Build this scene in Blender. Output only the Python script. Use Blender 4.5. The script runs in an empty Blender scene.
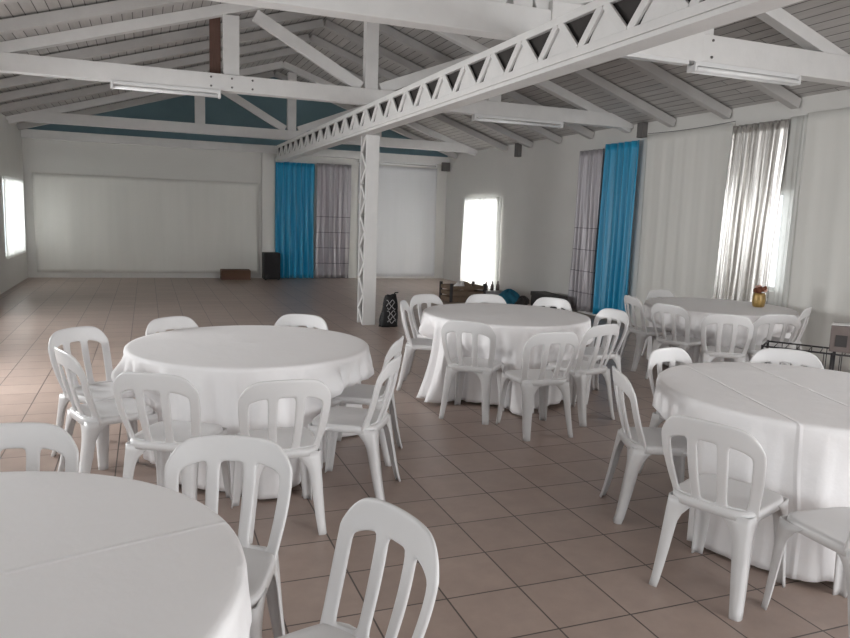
import bpy, bmesh, math, random
from mathutils import Vector, Matrix
random.seed(7)
S = bpy.context.scene
COL = S.collection
PI = math.pi

# ------------------------------------------------------------------ materials
def mat(name, color, rough=0.5, spec=0.5, metal=0.0, noise=0.0, nscale=6.0, bump=0.0, bscale=40.0, sheen=0.0, stretch=(1, 1, 1)):
    m = bpy.data.materials.new(name); m.use_nodes = True
    nt = m.node_tree; N = nt.nodes; L = nt.links
    b = N['Principled BSDF']
    b.inputs['Base Color'].default_value = (*color, 1)
    b.inputs['Roughness'].default_value = rough
    b.inputs['Metallic'].default_value = metal
    b.inputs['Specular IOR Level'].default_value = spec
    if sheen: b.inputs['Sheen Weight'].default_value = sheen
    if noise or bump:
        tc = N.new('ShaderNodeTexCoord'); mp = N.new('ShaderNodeMapping')
        mp.inputs['Scale'].default_value = stretch
        L.new(tc.outputs['Object'], mp.inputs['Vector'])
    if noise:
        n = N.new('ShaderNodeTexNoise'); n.inputs['Scale'].default_value = nscale; n.inputs['Detail'].default_value = 5
        L.new(mp.outputs['Vector'], n.inputs['Vector'])
        r = N.new('ShaderNodeMapRange'); r.inputs['To Min'].default_value = 1 - noise; r.inputs['To Max'].default_value = 1 + noise * .4
        L.new(n.outputs['Fac'], r.inputs['Value'])
        mx = N.new('ShaderNodeVectorMath'); mx.operation = 'SCALE'
        mx.inputs[0].default_value = color
        L.new(r.outputs['Result'], mx.inputs['Scale']); L.new(mx.outputs['Vector'], b.inputs['Base Color'])
    if bump:
        n2 = N.new('ShaderNodeTexNoise'); n2.inputs['Scale'].default_value = bscale; n2.inputs['Detail'].default_value = 4
        L.new(mp.outputs['Vector'], n2.inputs['Vector'])
        bp = N.new('ShaderNodeBump'); bp.inputs['Strength'].default_value = bump; bp.inputs['Distance'].default_value = .02
        L.new(n2.outputs['Fac'], bp.inputs['Height']); L.new(bp.outputs['Normal'], b.inputs['Normal'])
    return m

def cloth_mat(name, color, creases=(), rough=.8):
    """white tablecloth; creases = [(angle, offset)] ironed fold lines in object space"""
    m = mat(name, color, rough, .2, bump=.12, bscale=9.0)
    nt = m.node_tree; N = nt.nodes; L = nt.links
    bp = next(n for n in N if n.type == 'BUMP')
    h = bp.inputs['Height'].links[0].from_socket
    tc = next(n for n in N if n.type == 'TEX_COORD')
    for ang, off in creases:
        d = N.new('ShaderNodeVectorMath'); d.operation = 'DOT_PRODUCT'
        d.inputs[1].default_value = (math.cos(ang), math.sin(ang), 0)
        L.new(tc.outputs['Object'], d.inputs[0])
        s = N.new('ShaderNodeMath'); s.operation = 'SUBTRACT'; s.inputs[1].default_value = off
        L.new(d.outputs['Value'], s.inputs[0])
        a = N.new('ShaderNodeMath'); a.operation = 'ABSOLUTE'; L.new(s.outputs[0], a.inputs[0])
        mr = N.new('ShaderNodeMapRange'); mr.interpolation_type = 'SMOOTHSTEP'
        mr.inputs['From Min'].default_value = 0; mr.inputs['From Max'].default_value = .013
        mr.inputs['To Min'].default_value = 2.4; mr.inputs['To Max'].default_value = 0
        L.new(a.outputs[0], mr.inputs['Value'])
        ad = N.new('ShaderNodeMath'); ad.operation = 'ADD'
        L.new(h, ad.inputs[0]); L.new(mr.outputs['Result'], ad.inputs[1]); h = ad.outputs[0]
    L.new(h, bp.inputs['Height']); bp.inputs['Strength'].default_value = .35 if creases else .2
    return m

def sheer_mat(name, color, trans=.45, clear=0.0):
    m = bpy.data.materials.new(name); m.use_nodes = True
    nt = m.node_tree; N = nt.nodes; L = nt.links
    b = N['Principled BSDF']; b.inputs['Base Color'].default_value = (*color, 1)
    b.inputs['Roughness'].default_value = .85; b.inputs['Specular IOR Level'].default_value = .15
    t = N.new('ShaderNodeBsdfTranslucent'); t.inputs['Color'].default_value = (*color, 1)
    mx = N.new('ShaderNodeMixShader'); mx.inputs[0].default_value = trans
    L.new(b.outputs[0], mx.inputs[1]); L.new(t.outputs[0], mx.inputs[2])
    o = N['Material Output']; last = mx
    if clear:
        tr = N.new('ShaderNodeBsdfTransparent'); m2 = N.new('ShaderNodeMixShader'); m2.inputs[0].default_value = clear
        L.new(mx.outputs[0], m2.inputs[1]); L.new(tr.outputs[0], m2.inputs[2]); last = m2
    L.new(last.outputs[0], o.inputs['Surface'])
    return m

def glass_mat(name):
    m = bpy.data.materials.new(name); m.use_nodes = True
    nt = m.node_tree; N = nt.nodes; L = nt.links
    N.remove(N['Principled BSDF'])
    t = N.new('ShaderNodeBsdfTransparent'); t.inputs['Color'].default_value = (.93, .95, .95, 1)
    g = N.new('ShaderNodeBsdfGlossy'); g.inputs['Roughness'].default_value = .03
    mx = N.new('ShaderNodeMixShader'); mx.inputs[0].default_value = .06
    L.new(t.outputs[0], mx.inputs[1]); L.new(g.outputs[0], mx.inputs[2]); L.new(mx.outputs[0], N['Material Output'].inputs['Surface'])
    return m

def tile_mat():
    m = bpy.data.materials.new('floor_tiles'); m.use_nodes = True
    nt = m.node_tree; N = nt.nodes; L = nt.links; b = N['Principled BSDF']
    tc = N.new('ShaderNodeTexCoord'); mp = N.new('ShaderNodeMapping')
    mp.inputs['Location'].default_value = (-1.54 + .35 * 8, -2.68 + .35 * 20, 0)
    L.new(tc.outputs['Object'], mp.inputs['Vector'])
    br = N.new('ShaderNodeTexBrick'); br.offset = 0; br.squash = 1
    br.inputs['Scale'].default_value = 1; br.inputs['Brick Width'].default_value = .35; br.inputs['Row Height'].default_value = .35
    br.inputs['Mortar Size'].default_value = .0045; br.inputs['Mortar Smooth'].default_value = .3; br.inputs['Bias'].default_value = 0
    br.inputs['Color1'].default_value = (.395, .304, .260, 1); br.inputs['Color2'].default_value = (.345, .262, .224, 1)
    br.inputs['Mortar'].default_value = (.085, .066, .058, 1)
    L.new(mp.outputs['Vector'], br.inputs['Vector'])
    n = N.new('ShaderNodeTexNoise'); n.inputs['Scale'].default_value = 7; n.inputs['Detail'].default_value = 6; n.inputs['Roughness'].default_value = .65
    L.new(tc.outputs['Object'], n.inputs['Vector'])
    r = N.new('ShaderNodeMapRange'); r.inputs['To Min'].default_value = .78; r.inputs['To Max'].default_value = 1.18
    L.new(n.outputs['Fac'], r.inputs['Value'])
    sc = N.new('ShaderNodeVectorMath'); sc.operation = 'SCALE'
    L.new(br.outputs['Color'], sc.inputs[0]); L.new(r.outputs['Result'], sc.inputs['Scale']); L.new(sc.outputs['Vector'], b.inputs['Base Color'])
    rr = N.new('ShaderNodeMapRange'); rr.inputs['To Min'].default_value = .30; rr.inputs['To Max'].default_value = .38
    L.new(n.outputs['Fac'], rr.inputs['Value']); L.new(rr.outputs['Result'], b.inputs['Roughness'])
    bp = N.new('ShaderNodeBump'); bp.inputs['Strength'].default_value = .35; bp.inputs['Distance'].default_value = .004; bp.invert = True
    L.new(br.outputs['Fac'], bp.inputs['Height']); L.new(bp.outputs['Normal'], b.inputs['Normal'])
    return m

def board_mat():
    """painted tongue-and-groove boards running along the hall (Y)"""
    m = bpy.data.materials.new('ceiling_boards'); m.use_nodes = True
    nt = m.node_tree; N = nt.nodes; L = nt.links; b = N['Principled BSDF']; b.inputs['Roughness'].default_value = .6
    tc = N.new('ShaderNodeTexCoord'); mp = N.new('ShaderNodeMapping'); mp.inputs['Rotation'].default_value = (0, 0, PI / 2)
    L.new(tc.outputs['Object'], mp.inputs['Vector'])
    br = N.new('ShaderNodeTexBrick'); br.offset = .37; br.inputs['Scale'].default_value = 1
    br.inputs['Brick Width'].default_value = 3.1; br.inputs['Row Height'].default_value = .115
    br.inputs['Mortar Size'].default_value = .006; br.inputs['Mortar Smooth'].default_value = .4; br.inputs['Bias'].default_value = 0
    br.inputs['Color1'].default_value = (.53, .512, .495, 1); br.inputs['Color2'].default_value = (.455, .44, .425, 1)
    br.inputs['Mortar'].default_value = (.13, .12, .115, 1)
    L.new(mp.outputs['Vector'], br.inputs['Vector'])
    mp2 = N.new('ShaderNodeMapping'); mp2.inputs['Scale'].default_value = (7, .7, 7); L.new(tc.outputs['Object'], mp2.inputs['Vector'])
    n = N.new('ShaderNodeTexNoise'); n.inputs['Scale'].default_value = 2.5; n.inputs['Detail'].default_value = 5; L.new(mp2.outputs['Vector'], n.inputs['Vector'])
    r = N.new('ShaderNodeMapRange'); r.inputs['To Min'].default_value = .72; r.inputs['To Max'].default_value = 1.15; L.new(n.outputs['Fac'], r.inputs['Value'])
    sc = N.new('ShaderNodeVectorMath'); sc.operation = 'SCALE'
    L.new(br.outputs['Color'], sc.inputs[0]); L.new(r.outputs['Result'], sc.inputs['Scale']); L.new(sc.outputs['Vector'], b.inputs['Base Color'])
    bp = N.new('ShaderNodeBump'); bp.inputs['Strength'].default_value = .5; bp.inputs['Distance'].default_value = .01; bp.invert = True
    L.new(br.outputs['Fac'], bp.inputs['Height']); L.new(bp.outputs['Normal'], b.inputs['Normal'])
    return m

def silver_mat(name, color):
    """satin; shade of horizontal fold creases painted as dark lines in its lower part"""
    m = mat(name, color, .40, .5, metal=.25, noise=.14, nscale=3, stretch=(4, 4, .5))
    nt = m.node_tree; N = nt.nodes; L = nt.links; b = N['Principled BSDF']
    src = b.inputs['Base Color'].links[0].from_socket
    sx = N.new('ShaderNodeSeparateXYZ'); tc = next(n for n in N if n.type == 'TEX_COORD'); L.new(tc.outputs['Object'], sx.inputs[0])
    def mth(op, a, v):
        n = N.new('ShaderNodeMath'); n.operation = op; L.new(a, n.inputs[0]); n.inputs[1].default_value = v; return n.outputs[0]
    lo = mth('LESS_THAN', sx.outputs['Z'], 1.75)
    ln = mth('LESS_THAN', mth('PINGPONG', sx.outputs['Z'], .19), .007)
    ml = N.new('ShaderNodeMath'); ml.operation = 'MULTIPLY'; L.new(lo, ml.inputs[0]); L.new(ln, ml.inputs[1])
    mx = N.new('ShaderNodeMix'); mx.data_type = 'RGBA'; L.new(ml.outputs[0], mx.inputs['Factor'])
    L.new(src, mx.inputs[6]); mx.inputs[7].default_value = (.14, .13, .14, 1)  # crease shade put into the base colour as a dark tone
    L.new(mx.outputs[2], b.inputs['Base Color'])
    return m

M = dict(
    floor=tile_mat(), boards=board_mat(),
    wall=mat('white_plaster', (.70, .69, .665), .8, .2, noise=.07, nscale=1.6, bump=.06, bscale=30),
    teal=mat('teal_paint', (.17, .27, .31), .7, .2, noise=.15, nscale=3),
    wood=mat('white_painted_wood', (.74, .73, .72), .55, .35, noise=.12, nscale=5, bump=.10, bscale=24, stretch=(1, 1, 1)),
    rafter=mat('grey_painted_rafter', (.50, .485, .472), .6, .3, noise=.16, nscale=4, bump=.1, bscale=20),
    bare=mat('bare_brown_board', (.13, .075, .06), .75, .2, noise=.4, nscale=9, stretch=(6, 6, .6)),
    dark=mat('dark_gap_backing', (.055, .05, .048), .8, .2, noise=.3, nscale=8),
    corbel=mat('grey_corbel', (.17, .16, .155), .7, .2, noise=.3, nscale=9),
    plastic=mat('white_moulded_plastic', (.69, .68, .68), .33, .45, noise=.05, nscale=7),
    cloth=cloth_mat('white_tablecloth', (.90, .885, .89)),
    cloth_a=cloth_mat('white_tablecloth_creased', (.90, .885, .89), [(math.radians(105.6), -.036)]),
    cloth_e=cloth_mat('white_tablecloth_two_creases', (.90, .885, .89), [(math.radians(-18), .02), (math.radians(-18), -.44)]),
    blue=mat('blue_satin', (.004, .30, .53), .36, .55, sheen=.3, noise=.12, nscale=3, stretch=(3, 3, .4)),
    silver=silver_mat('silver_satin', (.45, .425, .45)),
    foil=mat('silver_lame', (.74, .72, .69), .27, .6, metal=.75, noise=.1, nscale=4, stretch=(5, 5, .4)),
    sheer=sheer_mat('white_sheer', (.86, .86, .84), .5, .10),
    drape=mat('white_wall_drape', (.76, .75, .715), .85, .15, noise=.06, nscale=2, stretch=(4, 4, .3)),
    drape2=mat('cool_white_drape', (.74, .74, .76), .85, .15, noise=.05, nscale=2, stretch=(4, 4, .3)),
    glass=glass_mat('window_glass'),
    frame=mat('window_frame_paint', (.7, .7, .69), .5, .4),
    black=mat('black_cabinet', (.022, .021, .022), .6, .3, noise=.2),
    grille=mat('speaker_grille', (.03, .028, .03), .8, .2, bump=.4, bscale=160),
    brown=mat('brown_cardboard', (.155, .088, .062), .8, .2, noise=.2, nscale=6),
    crate=mat('weathered_crate_wood', (.22, .16, .115), .8, .2, noise=.4, nscale=10),
    bagm=mat('black_plastic_bag', (.012, .012, .013), .5, .3, bump=.6, bscale=14),
    grey=mat('grey_pattern', (.42, .41, .42), .5, .4),
    bundle=mat('blue_cloth_bundle', (.03, .17, .26), .7, .2, noise=.3, nscale=8),
    bench=mat('dark_grey_bench', (.06, .055, .055), .6, .3, noise=.3),
    wire=mat('black_wire', (.03, .028, .03), .45, .5),
    boxm=mat('grey_brown_box', (.20, .165, .155), .75, .25, noise=.35, nscale=7),
    gold=mat('gold_mosaic', (.46, .30, .10), .4, .5, metal=.2, noise=.85, nscale=28),
    petal=mat('brown_dried_petals', (.20, .075, .045), .8, .2, noise=.5, nscale=30),
    petal2=mat('pale_pink_petals', (.66, .42, .36), .8, .2),
    lamp=mat('fluorescent_tube_glass', (.86, .86, .86), .25, .5),
    fixture=mat('white_fixture', (.72, .72, .72), .4, .5),
    tableboard=mat('table_board', (.45, .40, .34), .6, .3, noise=.2),
    steel=mat('table_leg_steel', (.3, .3, .31), .4, .5, metal=.8),
    white=mat('white_linen_pile', (.72, .71, .70), .85, .2),
)

# ------------------------------------------------------------------ mesh helpers
class MB:
    def __init__(s): s.v = []; s.f = []; s.smooth = []
    def add(s, vs, fs, smooth=False):
        o = len(s.v); s.v += [tuple(v) for v in vs]; s.f += [tuple(i + o for i in f) for f in fs]; s.smooth += [smooth] * len(fs)
        return s
    def box(s, x0, x1, y0, y1, z0, z1):
        v = [(x, y, z) for z in (z0, z1) for y in (y0, y1) for x in (x0, x1)]
        return s.add(v, [(0, 2, 3, 1), (4, 5, 7, 6), (0, 1, 5, 4), (2, 6, 7, 3), (0, 4, 6, 2), (1, 3, 7, 5)])
    def bar(s, a, b, w, t, up=(0, 0, 1)):
        """rectangular bar from a to b; w across (perpendicular to up x dir), t along 'up' side"""
        a = Vector(a); b = Vector(b); d = (b - a).normalized(); u = Vector(up)
        side = d.cross(u)
        if side.length < 1e-4: side = d.cross(Vector((1, 0, 0)))
        side.normalize(); u = side.cross(d).normalized()
        v = [p + side * sx * w / 2 + u * sz * t / 2 for p in (a, b) for sx, sz in ((-1, -1), (1, -1), (1, 1), (-1, 1))]
        return s.add(v, [(0, 1, 2, 3), (7, 6, 5, 4), (0, 4, 5, 1), (1, 5, 6, 2), (2, 6, 7, 3), (3, 7, 4, 0)])
    def tube(s, pts, r, n=8):
        pts = [Vector(p) for p in pts]; vs = []; fs = []
        for i, p in enumerate(pts):
            d = (pts[min(i + 1, len(pts) - 1)] - pts[max(i - 1, 0)]).normalized()
            q = Vector((0, 0, 1)) if abs(d.z) < .9 else Vector((1, 0, 0))
            a = d.cross(q).normalized(); b = d.cross(a)
            vs += [p + (a * math.cos(2 * PI * k / n) + b * math.sin(2 * PI * k / n)) * r for k in range(n)]
        for i in range(len(pts) - 1):
            fs += [(i * n + k, i * n + (k + 1) % n, (i + 1) * n + (k + 1) % n, (i + 1) * n + k) for k in range(n)]
        fs += [tuple(range(n - 1, -1, -1)), tuple((len(pts) - 1) * n + k for k in range(n))]
        return s.add(vs, fs, True)
    def lathe(s, prof, n=24, c=(0, 0, 0)):
        vs = []; fs = []
        for r, z in prof: vs += [(c[0] + r * math.cos(2 * PI * k / n), c[1] + r * math.sin(2 * PI * k / n), c[2] + z) for k in range(n)]
        for i in range(len(prof) - 1):
            fs += [(i * n + k, i * n + (k + 1) % n, (i + 1) * n + (k + 1) % n, (i + 1) * n + k) for k in range(n)]
        fs += [tuple(range(n - 1, -1, -1)), tuple((len(prof) - 1) * n + k for k in range(n))]
        return s.add(vs, fs, True)
    def grid(s, nx, ny, fn, smooth=True):
        vs = [fn(i / (nx - 1), j / (ny - 1)) for j in range(ny) for i in range(nx)]
        fs = [(j * nx + i, j * nx + i + 1, (j + 1) * nx + i + 1, (j + 1) * nx + i) for j in range(ny - 1) for i in range(nx - 1)]
        return s.add(vs, fs, smooth)
    def mesh(s, name, m):
        me = bpy.data.meshes.new(name); me.from_pydata(s.v, [], s.f); me.validate(); 
        for p, sm in zip(me.polygons, s.smooth): p.use_smooth = sm
        me.materials.append(m)
        bm = bmesh.new(); bm.from_mesh(me); bmesh.ops.recalc_face_normals(bm, faces=bm.faces); bm.to_mesh(me); bm.free()
        return me
    def build(s, name, m, parent=None, bevel=0, solid=0, loc=None, offset=0):
        o = bpy.data.objects.new(name, s.mesh(name, m)); COL.objects.link(o)
        if parent: o.parent = parent
        if loc: o.location = loc
        if solid:
            d = o.modifiers.new('t', 'SOLIDIFY'); d.thickness = solid; d.offset = offset
        if bevel:
            d = o.modifiers.new('b', 'BEVEL'); d.width = bevel; d.segments = 2; d.limit_method = 'ANGLE'
        return o

def tag(o, label, cat, group=None):
    o['label'] = label; o['category'] = cat
    if group: o['group'] = group
    return o
def thing(name, label, cat, loc=(0, 0, 0), rz=0, group=None):
    o = bpy.data.objects.new(name, None); COL.objects.link(o); o.location = loc; o.rotation_euler = (0, 0, rz); o.empty_display_size = .1
    return tag(o, label, cat, group)
def struct(o): o['kind'] = 'structure'; return o
def bake(o, sub=0):
    """apply modifiers of a prototype part so that copies can share plain mesh data"""
    if sub:
        d = o.modifiers.new('s', 'SUBSURF'); d.levels = sub; d.render_levels = sub
    bpy.context.view_layer.update()
    dg = bpy.context.evaluated_depsgraph_get()
    me = bpy.data.meshes.new_from_object(o.evaluated_get(dg)); o.modifiers.clear(); o.data = me
    for p in me.polygons: p.use_smooth = True
    return o
def copy_tree(o, parent=None):
    c = o.copy(); COL.objects.link(c)
    if parent: c.parent = parent
    for ch in [x for x in bpy.data.objects if x.parent == o]: copy_tree(ch, c)
    return c

# ------------------------------------------------------------------ room shell
XL, XR, YF, YB = -2.43, 7.32, -3.2, 17.64
EAVE, RX, RZ = 3.20, 2.75, 4.76
def roofz(x): return EAVE + (x - XL) / (RX - XL) * (RZ - EAVE) if x < RX else EAVE + (XR - x) / (XR - RX) * (RZ - EAVE)
T = .18

struct(MB().box(XL - T, XR + T, YF - T, YB + T, -.15, 0).build('floor', M['floor']))
cm = MB()
for x0, x1 in ((XL - .3, RX), (RX, XR + .3)):
    z0 = EAVE + (x0 - XL) / (RX - XL) * (RZ - EAVE) if x0 < RX else RZ
    z1 = RZ if x1 == RX else EAVE + (XR - x1) / (XR - RX) * (RZ - EAVE)
    v = [(x, y, z + d) for d in (0, .1) for y in (YF - T, YB + T) for x, z in ((x0, z0), (x1, z1))]
    cm.add(v, [(0, 1, 3, 2), (4, 6, 7, 5), (0, 4, 5, 1), (2, 3, 7, 6), (0, 2, 6, 4), (1, 5, 7, 3)])
struct(cm.build('ceiling', M['boards']))

def wall_with_openings(name, axis, pos0, pos1, a0, a1, z1, openings):
    """axis 'x': wall plane at X between pos0..pos1, running along Y a0..a1"""
    mb = MB()
    def bx(u0, u1, w0, w1):
        if u1 - u0 < 1e-4 or w1 - w0 < 1e-4: return
        if axis == 'x': mb.box(pos0, pos1, u0, u1, w0, w1)
        else: mb.box(u0, u1, pos0, pos1, w0, w1)
    cur = a0
    for (u0, u1, w0, w1) in sorted(openings):
        bx(cur, u0, 0, z1); bx(u0, u1, 0, w0); bx(u0, u1, w1, z1); cur = u1
    bx(cur, a1, 0, z1)
    return struct(mb.build(name, M['wall']))

WIN_R = [(14.55, 16.25, .06, 2.02), (6.66, 7.5, .85, 2.1), (1.2, 3.0, .75, 2.25), (-2.2, -.4, .75, 2.25)]
WIN_L = [(15.15, 17.35, .62, 2.04), (9.6, 11.6, .8, 2.1), (6.0, 8.0, .8, 2.1), (2.4, 4.4, .8, 2.1)]  # first one is visible; the others are unseen, added to light the right side
WIN_F = [(-1.8, 1.6, .0, 2.6), (2.6, 6.9, .0, 2.6)]
wall_with_openings('wall_right', 'x', XR, XR + T, YF, YB, EAVE + .02, WIN_R)
wall_with_openings('wall_left', 'x', XL - T, XL, YF, YB, EAVE + .02, WIN_L)
wall_with_openings('wall_front', 'y', YF - T, YF, XL - T, XR + T, EAVE, WIN_F)
wall_with_openings('wall_far', 'y', YB, YB + T, XL - T, XR + T, EAVE - .05, [])
def gable(name, y0, y1, z0, m):
    p = [(XL - T, z0), (XR + T, z0), (XR + T, EAVE), (RX, RZ + .05), (XL - T, EAVE)]
    v = [(x, y, z) for y in (y0, y1) for x, z in p]; n = 5
    f = [tuple(range(n)), tuple(range(2 * n - 1, n - 1, -1))] + [(i, i + n, (i + 1) % n + n, (i + 1) % n) for i in range(n)]
    struct(MB().add(v, f).build(name, m))
gable('wall_far_gable', YB, YB + T, EAVE - .05, M['teal'])
gable('wall_front_gable', YF - T, YF, EAVE - .01, M['wall'])
# pilaster where the girder meets the far wall
struct(MB().box(2.56, 2.86, YB - .10, YB, 0, 3.1).build('trim_1', M['wall'], bevel=.006))
struct(MB().box(XL, XR, YB - .14, YB, 2.96, 3.14).build('trim_2', M['wood'], bevel=.006))

def window(n, axis, pos, u0, u1, w0, w1, bars=1):
    def P(mb, a0, a1, z0, z1, d=.03):
        (mb.box(pos - d, pos + d, a0, a1, z0, z1) if axis == 'x' else mb.box(a0, a1, pos - d, pos + d, z0, z1))
    f = MB(); t = .05
    P(f, u0, u0 + t, w0, w1); P(f, u1 - t, u1, w0, w1); P(f, u0 + t, u1 - t, w0, w0 + t); P(f, u0 + t, u1 - t, w1 - t, w1)
    for k in range(1, bars + 1):
        c = u0 + (u1 - u0) * k / (bars + 1); P(f, c - .02, c + .02, w0 + t, w1 - t, .025)
    o = struct(f.build('window_%d' % n, M['frame'], bevel=.004))
    g = MB(); P(g, u0 + t, u1 - t, w0 + t, w1 - t, .004); g.build('pane', M['glass'], o)
n = 1
for (a, b, c, d) in WIN_R: window(n, 'x', XR + T * .6, a, b, c, d); n += 1
for (a, b, c, d) in WIN_L: window(n, 'x', XL - T * .6, a, b, c, d); n += 1
for (a, b, c, d) in WIN_F: window(n, 'y', YF - T * .6, a, b, c, d, 3); n += 1

# ------------------------------------------------------------------ roof timbers
TB = 3.14
def truss(y, label, tie_h, tie_w=.09, posts=(1.06, 4.85), brown=False, bolts=(), splice=None):
    r = thing('roof_truss', label, 'roof truss', (0, y, TB), 0, 'white timber roof trusses')
    def part(mb, name, m='wood'): return mb.build(name, M[m], r, bevel=.006)
    part(MB().box(XL, XR, -tie_w, tie_w, 0, tie_h), 'tie_beam')
    part(MB().box(2.94 - .09, 2.94 + .09, -.075, .075, tie_h, roofz(2.94) - TB - .16), 'king_post')
    for px in posts:
        part(MB().box(px - .10, px + .10, -.06, .06, tie_h, roofz(px) - TB - .16), 'post')
    for x0, x1 in ((2.80, 1.36), (3.08, 4.56)):
        part(MB().bar((x0, 0, tie_h + .02), (x1, 0, roofz(x1) - TB - .20), .09, .15, (0, 0, 1)), 'strut')
    for x0, x1 in ((XL + .02, RX), (XR - .02, RX)):
        part(MB().bar((x0, 0, roofz(x0) - TB - .07), (x1, 0, roofz(x1) - TB - .07), .13, .13), 'top_chord')
    for px in bolts:
        for pz in (.05, tie_h - .05):
            b_ = MB().lathe([(.014, 0), (.014, .012), (.006, .014)], 8)
            b_.v = [(px + v[0], -tie_w - v[2], pz + v[1]) for v in b_.v]
            part(b_, 'bolt', 'corbel')
    if splice: part(MB().box(splice[0], splice[1], -tie_w - .02, tie_w + .02, -.005, tie_h + .075), 'splice_plate')
    if brown: part(MB().box(.80, .94, .10, .14, tie_h - .1, .95), 'board', 'bare')['label'] = 'unpainted brown board'
    return r
truss(5.66, 'nearest white roof truss, its thick tie beam crossing the top of the photo', .25, bolts=(4.92,), splice=(3.2, 4.80))
truss(10.0, 'white roof truss standing above the lattice column, with king post and two diagonals', .21, brown=True, bolts=(.80, 1.06, 1.32))
truss(15.9, 'farthest white roof truss, in front of the teal gable', .20)

ry = [2.3, 3.4, 4.5, 6.75, 7.85, 8.95, 11.05, 12.1, 13.2, 14.3, 17.0]
ordn = ['nearest', 'second nearest', 'third nearest', 'fourth nearest', 'fifth nearest', 'sixth nearest', 'seventh nearest', 'eighth nearest', 'third from the far wall', 'second from the far wall', 'closest to the far wall']
for side in ('left', 'right'):
    for y, od in zip(ry, ordn):
        if side == 'left' and y < 5: continue
        x0 = XL + .02 if side == 'left' else XR - .02
        o = MB().bar((x0, 0, roofz(x0) - .085), (RX + (-.02 if side == 'left' else .02), 0, roofz(RX) - .085), .11, .12).build('rafter', M['rafter'], bevel=.005, loc=(0, y, 0))
        tag(o, 'grey-white roof rafter on the %s slope, %s' % (side, od), 'rafter', 'rafters on the %s roof slope' % side)

# lattice girder
GX0, GX1, GZ0, GZ1 = 2.86, 3.04, 2.76, 3.13
GY0, GY1 = 1.6, YB - .14
g = thing('lattice_girder', 'long white wooden lattice girder running the length of the hall', 'girder', (0, 0, GZ0))
def gp(mb, name, m='wood'): return mb.build(name, M[m], g, bevel=.004)
H = GZ1 - GZ0
gp(MB().box(GX0 - .0, GX1, GY0, GY1, 0, .035), 'bottom_plate')
for x in (GX0, GX1 - .04):
    gp(MB().box(x - .006 if x == GX0 else x, x + .04, GY0, GY1, .037, .098), 'bottom_chord')
    gp(MB().box(x, x + .04, GY0, GY1, H - .06, H), 'top_chord')
pitch = .565
k0 = 5.72
ks = [k for k in range(-8, 23) if GY0 + .3 < k0 + k * pitch < GY1 - .3]
for k in ks:
    yb = k0 + k * pitch; za, zb = .088, H - .05
    for sgn in (-1, 1):
        gp(MB().bar((GX0 + .012, yb + sgn * .02, za), (GX0 + .012, yb + sgn * (pitch / 2 - .02), zb), .022, .066, (0, 1, 0)), 'web_diagonal')
    # white gusset in the upright triangle on the back face
    yc = yb + pitch / 2
    tri = [(yc - .195, za), (yc + .195, za), (yc + .03, zb), (yc - .03, zb)]
    v = [(x, y, z) for x in (GX0 + .026, GX0 + .034) for y, z in tri]
    gp(MB().add(v, [(0, 1, 2, 3), (7, 6, 5, 4), (0, 4, 5, 1), (1, 5, 6, 2), (2, 6, 7, 3), (3, 7, 4, 0)]), 'gusset')
o = gp(MB().box(GX0 + .040, GX0 + .046, GY0, GY1, .09, H - .05), 'gap_backing', 'dark'); o['label'] = 'dark backing added behind the web gaps'  # added dark sheet that makes the open web triangles look dark

# box column with lattice sides
c = thing('lattice_column', 'white square column with zigzag lattice side holding up the girder', 'column', (3.03, 10.17, 0))
cw = .098; ch = GZ0
MB().box(-cw + .025, cw + .025, 0, .035, 0, ch).build('front_board', M['wood'], c, bevel=.005)
MB().box(-cw + .025, cw + .025, .27, .305, 0, ch).build('back_board', M['wood'], c, bevel=.005)
for sx in (-1, 1):
    x = .025 + sx * (cw - .015)
    NS = 12
    for i in range(NS):
        z0, z1 = ch * i / NS, ch * (i + 1) / NS
        ya, yb = (.05, .255) if i % 2 == 0 else (.255, .05)
        MB().bar((x, ya, z0 + .02), (x, yb, z1 - .02), .025, .05, (0, 1, 0)).build('lattice_strip', M['wood'], c, bevel=.003)
MB().box(.025 - .05, .025 + .05, .10, .20, 0, ch).build('dark_infill', M['corbel'], c)  # dark fill added inside so the gaps between strips look shaded

# grey corbels on the right wall
for y, z0, z1, lb in ((9.62, 2.97, 3.20, 'dark grey timber bracket under the beam end above the blue curtain on the right wall'),
                      (13.7, 2.92, 3.2, 'dark grey timber bracket high on the right wall, with no beam on it'),):
    tag(MB().box(XR - .10, XR, y - .07, y + .07, z0, z1).build('wall_bracket', M['corbel'], bevel=.006), lb, 'bracket', 'dark wall brackets')
tag(MB().box(XR - .22, XR - .02, YB - .24, YB - .141, 2.78, 3.0).build('wall_bracket', M['corbel'], bevel=.006), 'dark grey timber bracket in the far right corner', 'bracket', 'dark wall brackets')

# fluorescent fittings under the beams
def fluoro(x0, x1, y, z, label, two=False, thin=False):
    r = thing('fluorescent_ceiling_light', label, 'ceiling light', ((x0 + x1) / 2, y, z), 0, 'fluorescent fittings under the beams')
    h = (x1 - x0) / 2
    MB().box(-h, h, -.045, .045, -.045, 0).build('housing', M['fixture'], r, bevel=.006)
    if thin: return
    for yy in ((-.045, .045) if two else (0,)):
        MB().tube([(-h + .03, yy, -.075), (h - .03, yy, -.075)], .022, 12).build('tube', M['lamp'], r)
    for s in (-1, 1):
        MB().box(s * h - (.03 if s > 0 else 0), s * h + (0 if s > 0 else .03), -.06, .06, -.10, -.02).build('end_cap', M['fixture'], r, bevel=.008)
fluoro(-.38, .92, 9.93, TB + .004, 'fluorescent light under the middle truss, left of the column')
fluoro(4.5, 6.0, 9.93, TB + .004, 'fluorescent light under the middle truss, right of the column')
fluoro(4.9, 7.0, YB - .08, 2.961, 'fluorescent light on the far wall above the pale hanging')
fluoro(4.72, 6.02, 5.60, TB + .004, 'bright white twin-tube fluorescent light under the nearest beam, upper right', True)
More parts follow.
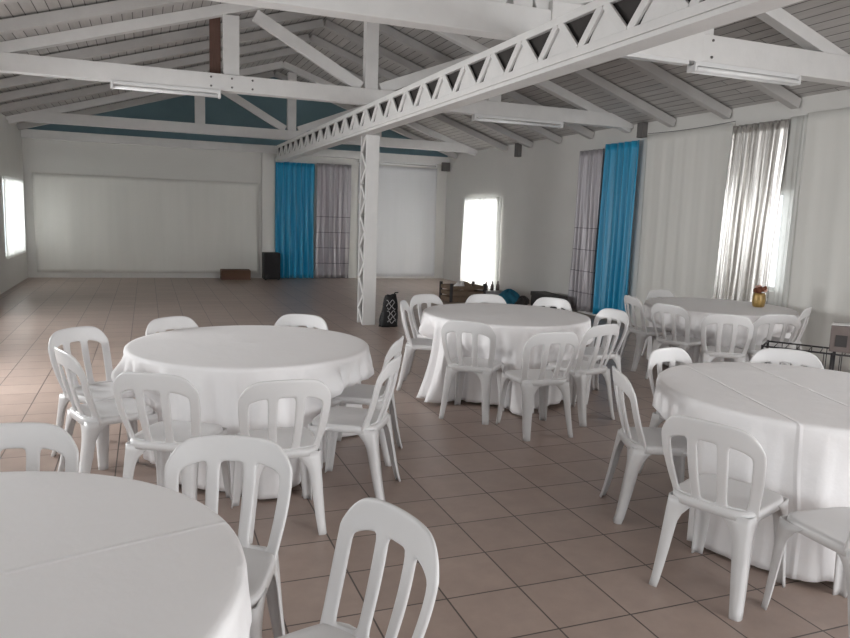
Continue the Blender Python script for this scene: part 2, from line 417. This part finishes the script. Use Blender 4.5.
fluoro(3.95, 4.66, 5.60, TB + .004, 'short fluorescent light under the nearest beam, right against the girder', thin=True)

# ------------------------------------------------------------------ curtains
def curtain(name, label, cat, axis, pos, u0, u1, z0, z1, m, folds, amp, lean=0., gather=0., seed=0, thick=.004, jag=.3, group=None, sag=0, nx=None):
    rnd = random.Random(seed); ph = [rnd.uniform(0, 6.28) for _ in range(6)]
    nx = nx or int(folds * 10) + 8
    L = u1 - u0
    def fn(i, j):
        t = 1 - j                                     # 0 top .. 1 bottom
        w = i + gather * t * (i - .5) * -1
        u = u0 + w * L + lean * t + .012 * math.sin(7 * i + 3 * j + ph[5])
        d = amp * (.55 + .45 * t) * (math.sin(2 * PI * folds * (i + .02 * math.sin(3 * t + ph[3])) + ph[0]) + jag * math.sin(2 * PI * folds * 2.3 * i + ph[1] + 1.5 * t) + .5 * jag * math.sin(2 * PI * folds * .41 * i + ph[2] - 1.2 * t))
        z = z0 + (z1 - z0) * j + sag * (math.sin(PI * i) * j)
        d += amp * 1.45
        return (pos - d, u, z) if axis == 'x' else (u, pos - d, z)
    o = MB().grid(nx, 26, fn).build(name, m, solid=thick)
    return tag(o, label, cat, group)
Cg = 'curtains hung along the walls'
curtain('curtain', 'blue satin curtain on the far wall beside the black speaker', 'curtain', 'y', YB - .02, 2.88, 3.83, .01, 2.78, M['blue'], 6.5, .05, seed=1, group=Cg)
curtain('curtain', 'silver-grey satin curtain on the far wall, right of the blue one', 'curtain', 'y', YB - .02, 3.86, 4.72, .01, 2.80, M['silver'], 6, .045, seed=2, group=Cg)
curtain('curtain', 'blue satin curtain on the right wall', 'curtain', 'x', XR - .01, 9.60, 10.55, .06, 2.93, M['blue'], 5.5, .05, seed=3, group=Cg)
curtain('curtain', 'silver-grey satin curtain on the right wall behind the blue one', 'curtain', 'x', XR - .01, 10.57, 11.36, .06, 2.87, M['silver'], 5.5, .045, seed=4, group=Cg)
curtain('curtain', 'shiny silver pleated curtain on the right wall behind the table with the vase', 'curtain', 'x', XR - .01, 6.80, 7.68, .06, 2.95, M['foil'], 8, .045, lean=.10, seed=5, group=Cg, jag=.5)
curtain('sheer_curtain', 'glowing white sheer curtain over the bright window at the far right', 'curtain', 'x', XR - .01, 14.35, 16.4, .02, 2.1, M['sheer'], 7, .035, seed=6)
curtain('sheer_curtain', 'white sheer curtain over the window on the left wall', 'curtain', 'x', XL + .045, 15.1, 17.4, .58, 2.08, M['sheer'], 5, .01, seed=16)
curtain('sheer_curtain', 'narrow glowing white sheer panel at the right edge of the shiny silver curtain', 'curtain', 'x', XR - .004, 6.56, 6.80, .05, 2.98, M['sheer'], 3, .008, seed=17)
Dg = 'white cloth hangings covering the walls'
curtain('wall_hanging', 'long white cloth hanging across the far wall, left of the pilaster', 'wall hanging', 'y', YB - .005, -2.25, 2.5, .12, 2.25, M['drape'], 6, .016, seed=7, group=Dg)
curtain('wall_hanging', 'smooth cool white cloth hanging on the far wall, right of the column', 'wall hanging', 'y', YB - .005, 4.95, 7.05, .05, 2.84, M['drape2'], 3, .006, seed=8, group=Dg)
curtain('wall_hanging', 'white sheer cloth on the right wall between the blue and shiny silver curtains', 'wall hanging', 'x', XR - .005, 7.72, 9.52, .05, 3.0, M['drape'], 6, .006, seed=9, group=Dg)
curtain('wall_hanging', 'white sheer cloth on the right wall, right of the shiny silver curtain', 'wall hanging', 'x', XR - .005, 4.2, 6.58, .05, 3.0, M['drape'], 6, .006, seed=10, group=Dg)
# drooping wire that carries the hangings
tag(MB().tube([(XR - .03, 9.5 - 1.8 * t, 3.02 - .02 * math.sin(PI * t)) for t in [i / 10 for i in range(11)]], .004, 6).build('hanging_wire', M['wire']), 'thin dark wire along the top of the hangings on the right wall', 'wire')

# ------------------------------------------------------------------ chair prototype (facing +Y)
def chair_proto():
    r = thing('plastic_chair', 'x', 'chair')
    SZ = .445
    # seat: rounded square, dished, with a short rim
    hw_f, hw_r, y0, y1 = .205, .190, -.195, .205
    def outline(a, sc=1.0):
        ca, sa = math.cos(a), math.sin(a); n_ = 5.0
        k = (abs(ca) ** n_ + abs(sa) ** n_) ** (-1 / n_)
        x, y = ca * k * sc, sa * k * sc
        hw = hw_r + (hw_f - hw_r) * (y + 1) / 2
        return x * hw, (y0 + y1) / 2 + y * (y1 - y0) / 2
    NA = 48; rings = [.15, .4, .65, .85, .95, 1.0]
    vs = [(0, 0.005, SZ - .014)]; fs = []
    for q in rings:
        for a in range(NA):
            x, y = outline(2 * PI * a / NA, q); vs.append((x, y, SZ - .014 * max(0, 1 - (q / .95) ** 2) + (0 if q < .97 else -.004)))
    for dz, sc in ((-.018, 1.015), (-.042, 1.02)):
        for a in range(NA):
            x, y = outline(2 * PI * a / NA, sc); vs.append((x, y, SZ + dz))
    for a in range(NA): fs.append((0, 1 + a, 1 + (a + 1) % NA))
    for q in range(len(rings) + 1):
        for a in range(NA):
            b = (a + 1) % NA; fs.append((1 + q * NA + a, 1 + (q + 1) * NA + a, 1 + (q + 1) * NA + b, 1 + q * NA + b))
    o = MB().add(vs, fs, True).build('seat', M['plastic'], r, solid=.006, offset=-1); bake(o)
    # backrest with three slots
    ZT = .83
    half = lambda z: .196 + .036 * math.sin(min(1, max(0, (z - SZ) / (ZT - SZ))) * 2.3)
    def P(u, z):
        t = (z - SZ) / (ZT - SZ)
        y = -.182 - .085 * t - .012 * math.sin(PI * t) + (.060 - .022 * t) * abs(u) ** 2.2
        return (u * half(z), y, z)
    top = lambda u: ZT - .095 * abs(u) ** 7 - .014 * u * u
    opn = lambda u: ZT - .098 - .085 * abs(u) ** 4
    us = []
    segs = [(-1, -.79, 4, 1), (-.79, -.40, 6, 0), (-.40, -.185, 3, 1), (-.185, .185, 4, 0), (.185, .40, 3, 1), (.40, .79, 6, 0), (.79, 1, 4, 1)]
    solid_col = []
    for a, b, nn, sd in segs:
        for i in range(nn): us.append(a + (b - a) * i / nn); solid_col.append(sd)
    us.append(1.0)
    nl, nt_ = 9, 5; vs = []; fs = []; rows = nl + nt_
    z_lo = SZ - .03
    for u in us:
        for j in range(nl): vs.append(P(u * (1.0 + 0) , z_lo + (opn(u) - z_lo) * j / (nl - 1)))
        for j in range(1, nt_ + 1): vs.append(P(u, opn(u) + (top(u) - opn(u)) * j / nt_))
    for i in range(len(us) - 1):
        for j in range(rows - 1):
            if not solid_col[i] and 1 <= j < nl - 1: continue
            fs.append((i * rows + j, (i + 1) * rows + j, (i + 1) * rows + j + 1, i * rows + j + 1))
    used = sorted({k for f in fs for k in f}); mp = {k: i for i, k in enumerate(used)}
    o = MB().add([vs[k] for k in used], [tuple(mp[k] for k in f) for f in fs], True).build('backrest', M['plastic'], r, solid=.015, offset=0); bake(o, 1)
    # legs: L-section panels, flared into an arch under the seat
    for (tx, ty, bx, by) in ((.203, .203, .222, .232), (-.203, .203, -.222, .232), (.186, -.186, .208, -.262), (-.186, -.186, -.208, -.262)):
        sx = 1 if tx > 0 else -1; sy = 1 if ty > 0 else -1
        NZ = 12; vs = []; fs = []
        for k in range(NZ + 1):
            t = k / NZ; z = t * (SZ - .02)
            cx = bx + (tx - bx) * t ** .8; cy = by + (ty - by) * t ** .8
            w = .040 + .032 * t + .080 * max(0, (t - .70) / .30) ** 2.4
            wy = .034 + .026 * t + .072 * max(0, (t - .70) / .30) ** 2.4
            R_ = .014
            prof = [(-sx * w, 0), (-sx * w * .5, 0), (-sx * R_, 0), (-sx * R_ * .3, -sy * R_ * .3), (0, -sy * R_), (0, -sy * wy * .5), (0, -sy * wy)]
            vs += [(cx + p[0], cy + p[1], z) for p in prof]
        for k in range(NZ):
            for i in range(6): fs.append((k * 7 + i, k * 7 + i + 1, (k + 1) * 7 + i + 1, (k + 1) * 7 + i))
        o = MB().add(vs, fs, True).build('leg', M['plastic'], r, solid=.007, offset=0); bake(o)
    return r

TAB = {'A': (-.58, 1.87, .80), 'B': (.645, 4.90, .79), 'C': (3.18, 6.07, .785), 'D': (6.05, 6.38, .80), 'E': (3.45, 2.905, .80)}
W = 'white plastic chair '
CH = [  # table, back-top x, y, facing offset (deg) or ('abs', facing), label
    ('A', -.48, 2.97, 0, W + 'behind the nearest table, cut off by the left edge of the photo'),
    ('A', .28, 2.62, ('abs', -112), W + 'at the right rear of the nearest table, slatted back facing the camera'),
    ('A', .655, 1.81, ('abs', -163), W + 'at the very bottom centre, its rounded back nearest the camera'),
    ('B', -.47, 5.24, ('abs', -46), W + 'farthest left at the middle-left table, its back against the open floor'),
    ('B', -.47, 4.46, 0, W + 'at the middle-left table, second from the left edge, seen edge-on'),
    ('B', .0, 3.74, 0, W + 'at the front left of the middle-left table, seen from behind'),
    ('B', .63, 3.45, 0, W + 'squarely in front of the middle-left table, back to the camera'),
    ('B', 1.35, 3.90, ('abs', 147), W + 'at the front right of the middle-left table, seen from the side'),
    ('B', 1.58, 4.50, ('abs', 150), W + 'on the right side of the middle-left table, half hidden by another chair'),
    ('B', .14, 5.66, 0, W + 'behind the middle-left table, left one of two back tops'),
    ('B', 1.16, 5.68, 0, W + 'behind the middle-left table, right one of two back tops'),
    ('C', 2.26, 6.46, -4, W + 'at the left side of the centre table, beside the black bag'),
    ('C', 2.70, 7.02, -6, W + 'at the left rear of the centre table, turned to the camera'),
    ('C', 3.40, 6.98, 0, W + 'behind the centre table in front of the crate'),
    ('C', 4.03, 6.60, 0, W + 'behind the centre table in front of the dark bench'),
    ('C', 2.36, 5.16, 0, W + 'at the front left of the centre table, seen from behind'),
    ('C', 2.82, 4.56, 12, W + 'at the centre table, right one of two with backs to the camera'),
    ('C', 3.46, 4.84, 4, W + 'at the front right of the centre table, seen from the side'),
    ('C', 4.14, 5.66, ('abs', 186), W + 'at the right side of the centre table, close to the blue curtain'),
    ('D', 5.08, 6.72, 8, W + 'on the left side of the table with the vase'),
    ('D', 5.00, 5.98, -4, W + 'at the front left of the table with the vase'),
    ('D', 5.98, 7.34, 0, W + 'behind the table with the vase'),
    ('D', 5.08, 5.22, 0, W + 'in front of the table with the vase, back to the camera'),
    ('D', 5.66, 5.16, 0, W + 'in front of the vase table, near the wire rack'),
    ('D', 6.52, 5.58, 0, W + 'at the right end of the table with the vase'),
    ('E', 3.22, 3.84, 0, W + 'behind the right-hand front table, left one of two'),
    ('E', 4.08, 3.64, 0, W + 'behind the right-hand front table, right one of two, mostly hidden'),
    ('E', 2.46, 3.32, 0, W + 'on the left side of the right-hand front table, seen edge-on'),
    ('E', 2.21, 2.33, -2, W + 'at the front left of the right-hand table, full back towards the camera'),
    ('E', 2.675, 1.70, ('abs', 86), W + 'at the bottom right corner, cut off by the edge of the photo'),
]
proto = chair_proto(); first = True
CHPOS = {k: [] for k in TAB}
for tb, px, py, off, lab in CH:
    tx, ty, tr = TAB[tb]
    d = Vector((tx - px, ty - py)); ang = math.radians(off[1]) if isinstance(off, tuple) else math.atan2(d.y, d.x) + math.radians(off)
    f = Vector((math.cos(ang), math.sin(ang)))
    o = proto if first else copy_tree(proto); first = False
    o.location = (px + f.x * .265, py + f.y * .265, 0); o.rotation_euler = (0, 0, ang - PI / 2)
    o['label'] = lab; o['category'] = 'chair'; o['group'] = 'white plastic chairs around the tables'
    CHPOS[tb].append((o.location.x, o.location.y, ang))

# ------------------------------------------------------------------ tables and cloths
def make_table(k, cloth_m, tl, cl, seed, fa):
    cx, cy, R = TAB[k]
    t = thing('round_table', tl, 'table', (cx, cy, 0), 0, 'round tables hidden under white cloths')
    MB().lathe([(R - .03, .715), (R - .018, .725), (R - .018, .738), (R - .03, .742)], 48).build('tabletop', M['tableboard'], t)
    for a in range(4):
        q = PI / 4 + a * PI / 2
        MB().tube([(.26 * math.cos(q), .26 * math.sin(q), .715), (.27 * math.cos(q), .27 * math.sin(q), 0)], .016, 10).build('leg', M['steel'], t)
    rnd = random.Random(seed); ph = [rnd.uniform(0, 6.28) for _ in range(8)]
    NA = 240; vs = []; fs = []; ring = []
    tops = [.02, .2, .4, .55, .7, .8, .88, .94, .975]
    prof = [(q * R, .7475) for q in tops] + [(R - .004, .7455), (R + .004, .738), (R + .008, .722)]
    nt = len(prof); NH = 20
    # the cloth is pressed in by the chairs pushed against it: distance to the first chair along each direction
    lim0 = []
    for a in range(NA):
        th = 2 * PI * a / NA; lr = 9
        for x, y, ca in CHPOS[k]:
            fx, fy = math.cos(ca), math.sin(ca)
            r_ = .30
            while r_ < 1.15:
                qx, qy = cx + r_ * math.cos(th) - x, cy + r_ * math.sin(th) - y
                ly = qx * fx + qy * fy; lx = -qx * fy + qy * fx
                if abs(lx) < .228 and -.28 < ly < .235: lr = min(lr, r_); break
                r_ += .01
        lim0.append(lr)
    lim1 = [min(lim0[(a + d) % NA] for d in (-2, -1, 0, 1, 2)) for a in range(NA)]
    cap = [min(v, 1.02) for v in lim1]
    cap = [min(lim1[a], sum(cap[(a + d) % NA] for d in range(-4, 5)) / 9) for a in range(NA)]
    for i in range(nt + NH):
        rowv = []
        for a in range(NA):
            th = 2 * PI * a / NA
            if i < nt:
                r, z = prof[i]
                if i < nt - 3: z += .0012 * math.sin(9 * r + 2 * th + ph[0])
            else:
                s = (i - nt + 1) / NH
                hem = .012 + .02 * (1 + math.sin(3 * th + ph[1])) / 2 + .02 * max(0, math.sin(7 * th + ph[2]))
                z = .722 + (hem - .722) * s
                fold = (math.sin(11 * th + ph[3] + 1.3 * math.sin(2 * th + ph[6])) * .50 + math.sin(23 * th + ph[4] + 1.1 * math.sin(3 * th + ph[7])) * .42
                        + math.sin(43 * th + ph[5] + 1.5 * math.sin(5 * th + ph[0])) * .26) * (.75 + .35 * math.sin(3 * th + ph[2])) * fa
                r = R + .008 + .15 * s ** 2.2 + fold * (.032 + .030 * s) * min(1, s * 7) 
                dep = min(1, max(0, (.58 - z) / .13)); dep = dep * dep * (3 - 2 * dep)
                lim = cap[a] - .042 + max(-1.4, min(1, fold)) * .034
                if lim < r: r = r + (lim - r) * dep
            rowv.append(len(vs)); vs.append((r * math.cos(th), r * math.sin(th), z))
        ring.append(rowv)
    vs.append((0, 0, .7475)); ctr = len(vs) - 1
    for a in range(NA): fs.append((ctr, ring[0][a], ring[0][(a + 1) % NA]))
    for i in range(len(ring) - 1):
        for a in range(NA): fs.append((ring[i][a], ring[i + 1][a], ring[i + 1][(a + 1) % NA], ring[i][(a + 1) % NA]))
    o = MB().add(vs, fs, True).build('tablecloth', cloth_m, solid=.0025, offset=1, loc=(cx, cy, 0))
    tag(o, cl, 'tablecloth', 'white tablecloths on the round tables')
make_table('A', M['cloth_a'], 'round table nearest the camera, at the bottom left, under its white cloth', 'white tablecloth at the bottom left with one long fold crease', 11, 0.6)
make_table('B', M['cloth'], 'round table at the middle left, under its white cloth', 'white tablecloth on the middle-left table, hanging in folds', 12, 1.8)
make_table('C', M['cloth'], 'round table in the centre beside the column, under its white cloth', 'white tablecloth on the centre table beside the column', 13, 2.0)
make_table('D', M['cloth'], 'round table by the right wall, under the cloth with the vase', 'white tablecloth under the gold vase by the right wall', 14, 1.5)
make_table('E', M['cloth_e'], 'round table at the right front, under its white cloth', 'white tablecloth at the right edge with two fold creases', 15, 0.55)

# ------------------------------------------------------------------ vase on table D
v = thing('flower_vase', 'small gold and brown vase of dried flowers on the white tablecloth', 'vase', (6.47, 6.22, .75))
v.scale = (1.02, 1.02, 1.38)
MB().lathe([(.045, 0), (.062, .008), (.070, .05), (.064, .10), (.058, .115), (.05, .112), (.05, .10)], 24).build('vase', M['gold'], v)
rnd = random.Random(3)
def blossom(n, m, name, zc):
    mb = MB()
    for _ in range(n):
        a = rnd.uniform(0, 6.28); rr = rnd.uniform(0, .055); x, y, z = rr * math.cos(a), rr * math.sin(a), zc + rnd.uniform(-.025, .03); q = rnd.uniform(.014, .024)
        mb.lathe([(q * .3, -q * .9), (q, -q * .3), (q * .9, q * .4), (q * .3, q * .9)], 8, (x, y, z))
    mb.build(name, m, v)
blossom(16, M['petal'], 'dried_flowers', .135); blossom(7, M['petal2'], 'pale_flowers', .14)

# ------------------------------------------------------------------ things on the floor
b = thing('plastic_bag', 'black plastic bag with grey print standing against the lattice column', 'bag', (3.31, 10.02, 0), .15)
def bagf(i, j):
    th = 2 * PI * i; z = .46 * j; w = .135 * (1 - .35 * j ** 1.5); d = .085 * (1 - .55 * j)
    q = 1 + .07 * math.sin(5 * th + 6 * j) + .05 * math.sin(9 * th - 8 * j)
    n_ = 3.2; ca, sa = math.cos(th), math.sin(th); k = (abs(ca) ** n_ + abs(sa) ** n_) ** (-1 / n_)
    return (ca * k * w * q + .03 * j, sa * k * d * q, z + .02 * math.sin(2 * th) * j)
MB().grid(41, 14, bagf).build('bag_body', M['bagm'], b, solid=.003)
MB().tube([(.07, 0, .45), (.10, 0, .50), (.15, 0, .50)], .010, 6).build('handle', M['bagm'], b)
pr = MB(); rnd = random.Random(5)
for i in range(7):
    z = .07 + .05 * i + .012 * rnd.random(); x0 = -.08 + .03 * rnd.random(); 
    yy = -.085 * (1 - .55 * z / .46) * 1.0 - .006
    pts = [(x0 + .13 * t + .02 * z, yy - .004 - .004 * math.sin(9 * t), z + .024 * math.sin(9 * t + 2.3 * i)) for t in [q / 8 for q in range(9)]]
    pr.tube(pts, .0055, 5)
pr.build('print', M['grey'], b)['label'] = 'grey printed pattern'

s = thing('loudspeaker', 'black loudspeaker on the floor beside the far blue curtain', 'speaker', (2.74, YB - .36, 0))
MB().box(-.19, .19, -.17, .17, .02, .64).build('cabinet', M['black'], s, bevel=.012)
MB().box(-.165, .165, -.182, -.168, .05, .61).build('grille', M['grille'], s, bevel=.004)
for sx in (-1, 1):
    for sy in (-1, 1): MB().lathe([(.02, 0), (.022, .022)], 10, (sx * .15, sy * .13, 0)).build('foot', M['black'], s)
bx = thing('cardboard_box', 'low brown cardboard box on the floor at the far wall', 'box', (1.92, YB - .32, 0))
MB().box(-.33, .33, -.17, .17, 0, .22).build('body', M['brown'], bx, bevel=.004)
MB().bar((-.33, -.172, .222), (.16, -.172, .238), .16, .006).build('flap', M['brown'], bx)
MB().bar((-.33, .10, .224), (.33, .10, .224), .14, .006).build('flap', M['brown'], bx)

# clutter by the right wall behind the centre table
k = thing('wooden_crate', 'open weathered wooden crate on the floor below the bright window', 'crate', (5.80, 12.95, 0), .05)
hw = .36
cr = MB()
for z in (.02, .13, .24):
    for y in (-.24, .24): cr.box(-hw, hw, y - .01, y + .01, z, z + .07)
    for x in (-hw, hw): cr.box(x - .01, x + .01, -.23, .23, z, z + .07)
cr.box(-hw, hw, -.23, .23, 0, .02); cr.build('slats', M['crate'], k)
for x in (-hw, hw):
    for y in (-.235, .235): MB().box(x - .025, x + .025, y - .02, y + .02, 0, .36).build('corner_post', M['bench'], k)
cc = thing('cloth_pile', 'crumpled pale cloth lying in the wooden crate', 'cloth', (5.80, 12.95, .022))
def blobf(w, d, h, sd):
    def fn(i, j):
        th = 2 * PI * i; p = j * PI / 2; q = 1 + .10 * math.sin(4 * th + sd) + .08 * math.sin(7 * th + 5 * p + sd)
        return (w * math.cos(th) * math.cos(p) * q, d * math.sin(th) * math.cos(p) * q, h * math.sin(p) * (1 + .12 * math.sin(5 * th + sd)))
    return fn
MB().grid(33, 9, blobf(.28, .16, .33, 1)).build('heap', M['crate'], cc)
MB().grid(25, 7, lambda i, j: (lambda q: (q[0] - .06, q[1] - .02, q[2] + .20))(blobf(.15, .10, .15, 2)(i, j))).build('paper', M['white'], cc)
bl = thing('cloth_bundle', 'blue cloth bundle on the floor, between the crates and the dark bench', 'cloth bundle', (6.60, 12.50, 0), .9)
MB().grid(41, 11, blobf(.30, .24, .25, 3)).build('heap', M['bundle'], bl)
MB().grid(33, 9, lambda i, j: (lambda q: (q[0] + .05, q[1] - .26, q[2]))(blobf(.34, .13, .14, 4)(i, j))).build('dark_fold', M['bench'], bl)['label'] = 'dark fold of cloth'
hh = thing('low_bench', 'low dark bench on the floor in front of the silver-grey curtain', 'bench', (6.86, 11.45, 0), PI / 2 - .1)
MB().box(-.46, .46, -.16, .16, .22, .30).build('top', M['bench'], hh, bevel=.01)
MB().box(-.44, .44, -.14, .14, .06, .22).build('shelf_panel', M['bench'], hh, bevel=.006)
for x in (-.42, .42): MB().box(x - .03, x + .03, -.145, .145, 0, .22).build('leg', M['bench'], hh, bevel=.005)
pt = thing('bottle_crate', 'small grey crate of bottles right of the wooden crate', 'crate', (6.46, 12.98, 0))
MB().box(-.22, .22, -.15, .15, 0, .20).build('body', M['grey'], pt, bevel=.01)
for x in (-.13, 0, .13): MB().lathe([(.035, .20), (.035, .29), (.014, .34), (.014, .38)], 12, (x, 0, 0)).build('bottle', M['boxm'], pt)

# wire rack and carton at the right
w = thing('wire_rack', 'black wire rack at the right edge in front of the right wall', 'rack', (5.62, 4.52, 0), math.radians(-54))
hx, hy, hz = .55, .17, .60
for x in (-hx, 0, hx):
    for y in (-hy, hy): MB().tube([(x, y, 0), (x, y, hz)], .011, 8).build('upright', M['wire'], w)
for z in (.12, .36, .59):
    rm = MB()
    for y in (-hy, hy): rm.tube([(-hx, y, z), (hx, y, z)], .008, 6)
    for x in (-hx, hx): rm.tube([(x, -hy, z), (x, hy, z)], .008, 6)
    rm.build('rail', M['wire'], w)
    if z != .36:
        sh = MB()
        for i in range(1, 12): sh.tube([(-hx + 2 * hx * i / 12, -hy, z), (-hx + 2 * hx * i / 12, hy, z)], .004, 5)
        sh.build('shelf_grid', M['wire'], w)
sg = MB()
for i in range(1, 9):
    for y in (-hy, hy): sg.tube([(-hx + 2 * hx * i / 9, y, .12), (-hx + 2 * hx * i / 9, y, .59)], .004, 5)
sg.build('side_grid', M['wire'], w)
lp = thing('linen_pile', 'white linen piled on the lower shelf of the wire rack', 'linen', (5.62, 4.52, .125), math.radians(-54))
for i in range(3): MB().box(-.42 + .02 * i, .42 - .03 * i, -.14, .14, .065 * i, .065 * i + .06).build('folded_sheet', M['white'], lp, bevel=.025)
cb = thing('carton', 'grey-brown carton standing on the wire rack at the right edge', 'box', (5.74, 4.40, .602), math.radians(-54))
MB().box(-.20, .20, -.14, .14, 0, .23).build('body', M['boxm'], cb, bevel=.006)
MB().box(-.16, -.07, -.146, -.14, .05, .15).build('printed_panel', M['bench'], cb)['label'] = 'dark printed panel'
MB().bar((-.20, -.06, .234), (.20, -.06, .250), .16, .006).build('flap', M['white'], cb)

# ------------------------------------------------------------------ light
wd = bpy.data.worlds.new('sky'); S.world = wd; wd.use_nodes = True
bg = wd.node_tree.nodes['Background']; bg.inputs['Color'].default_value = (.86, .93, 1, 1); bg.inputs['Strength'].default_value = 1.5
def area(name, loc, rot, sx, sy, L, col=(1, 1, 1)):
    d = bpy.data.lights.new(name, 'AREA'); d.shape = 'RECTANGLE'; d.size = sx; d.size_y = sy
    d.energy = L * PI * sx * sy; d.color = col
    o = bpy.data.objects.new(name, d); COL.objects.link(o); o.location = loc; o.rotation_euler = rot; return o
def win_light(axis, side, op, L, tilt=0, col=(1, .965, .965)):
    a, b_, c_, d_ = op; t = math.radians(tilt); out = T + .12 + .35 * math.sin(t); up = .75 * math.sin(t)
    if axis == 'x':
        x = XR + out if side > 0 else XL - out
        area('daylight', (x, (a + b_) / 2, (c_ + d_) / 2 + up), (0, (PI / 2 - t) * (1 if side > 0 else -1), 0), d_ - c_ + .2, b_ - a + .2, L, col)
    else:
        area('daylight', ((a + b_) / 2, YF - out, (c_ + d_) / 2 + up), (PI / 2 - t, 0, 0), b_ - a + .2, d_ - c_ + .2, L, col)
win_light('x', 1, WIN_R[0], 16)
win_light('x', 1, WIN_R[1], 2)
win_light('x', 1, WIN_R[2], 9.5, 28)
win_light('x', 1, WIN_R[3], 3, 20)
win_light('x', -1, WIN_L[0], 5)
win_light('x', -1, WIN_L[1], 9, 12)
win_light('x', -1, WIN_L[2], 27, 22)
win_light('x', -1, WIN_L[3], 4, 25)
win_light('y', -1, WIN_F[0], 1.5, 15)
win_light('y', -1, WIN_F[1], 8, 22)

# ------------------------------------------------------------------ camera
f_px, yaw, pit, rol, h = 720., .3704, .1434, .0357, 1.65
F = Vector((math.sin(yaw) * math.cos(pit), math.cos(yaw) * math.cos(pit), -math.sin(pit)))
Rv = Vector((math.cos(yaw), -math.sin(yaw), 0)); Dn = F.cross(Rv)
cr_, sr_ = math.cos(rol), math.sin(rol)
right = Rv * cr_ - Dn * sr_; down = Rv * sr_ + Dn * cr_
cd = bpy.data.cameras.new('camera'); cd.sensor_fit = 'HORIZONTAL'; cd.sensor_width = 36; cd.lens = f_px / 850 * 36; cd.clip_start = .05
co = bpy.data.objects.new('camera', cd); COL.objects.link(co)
mw = Matrix.Identity(4)
for i in range(3): mw[i][0] = right[i]; mw[i][1] = -down[i]; mw[i][2] = -F[i]
mw[0][3], mw[1][3], mw[2][3] = 0, 0, h
co.matrix_world = mw
S.camera = co
S.view_settings.view_transform = 'Standard'; S.view_settings.look = 'None'; S.view_settings.gamma = 1; S.view_settings.use_curve_mapping = False
S.view_settings.exposure = 0.28
S.cycles.max_bounces = 10; S.cycles.diffuse_bounces = 6; S.cycles.transparent_max_bounces = 12
S.cycles.use_denoising = True
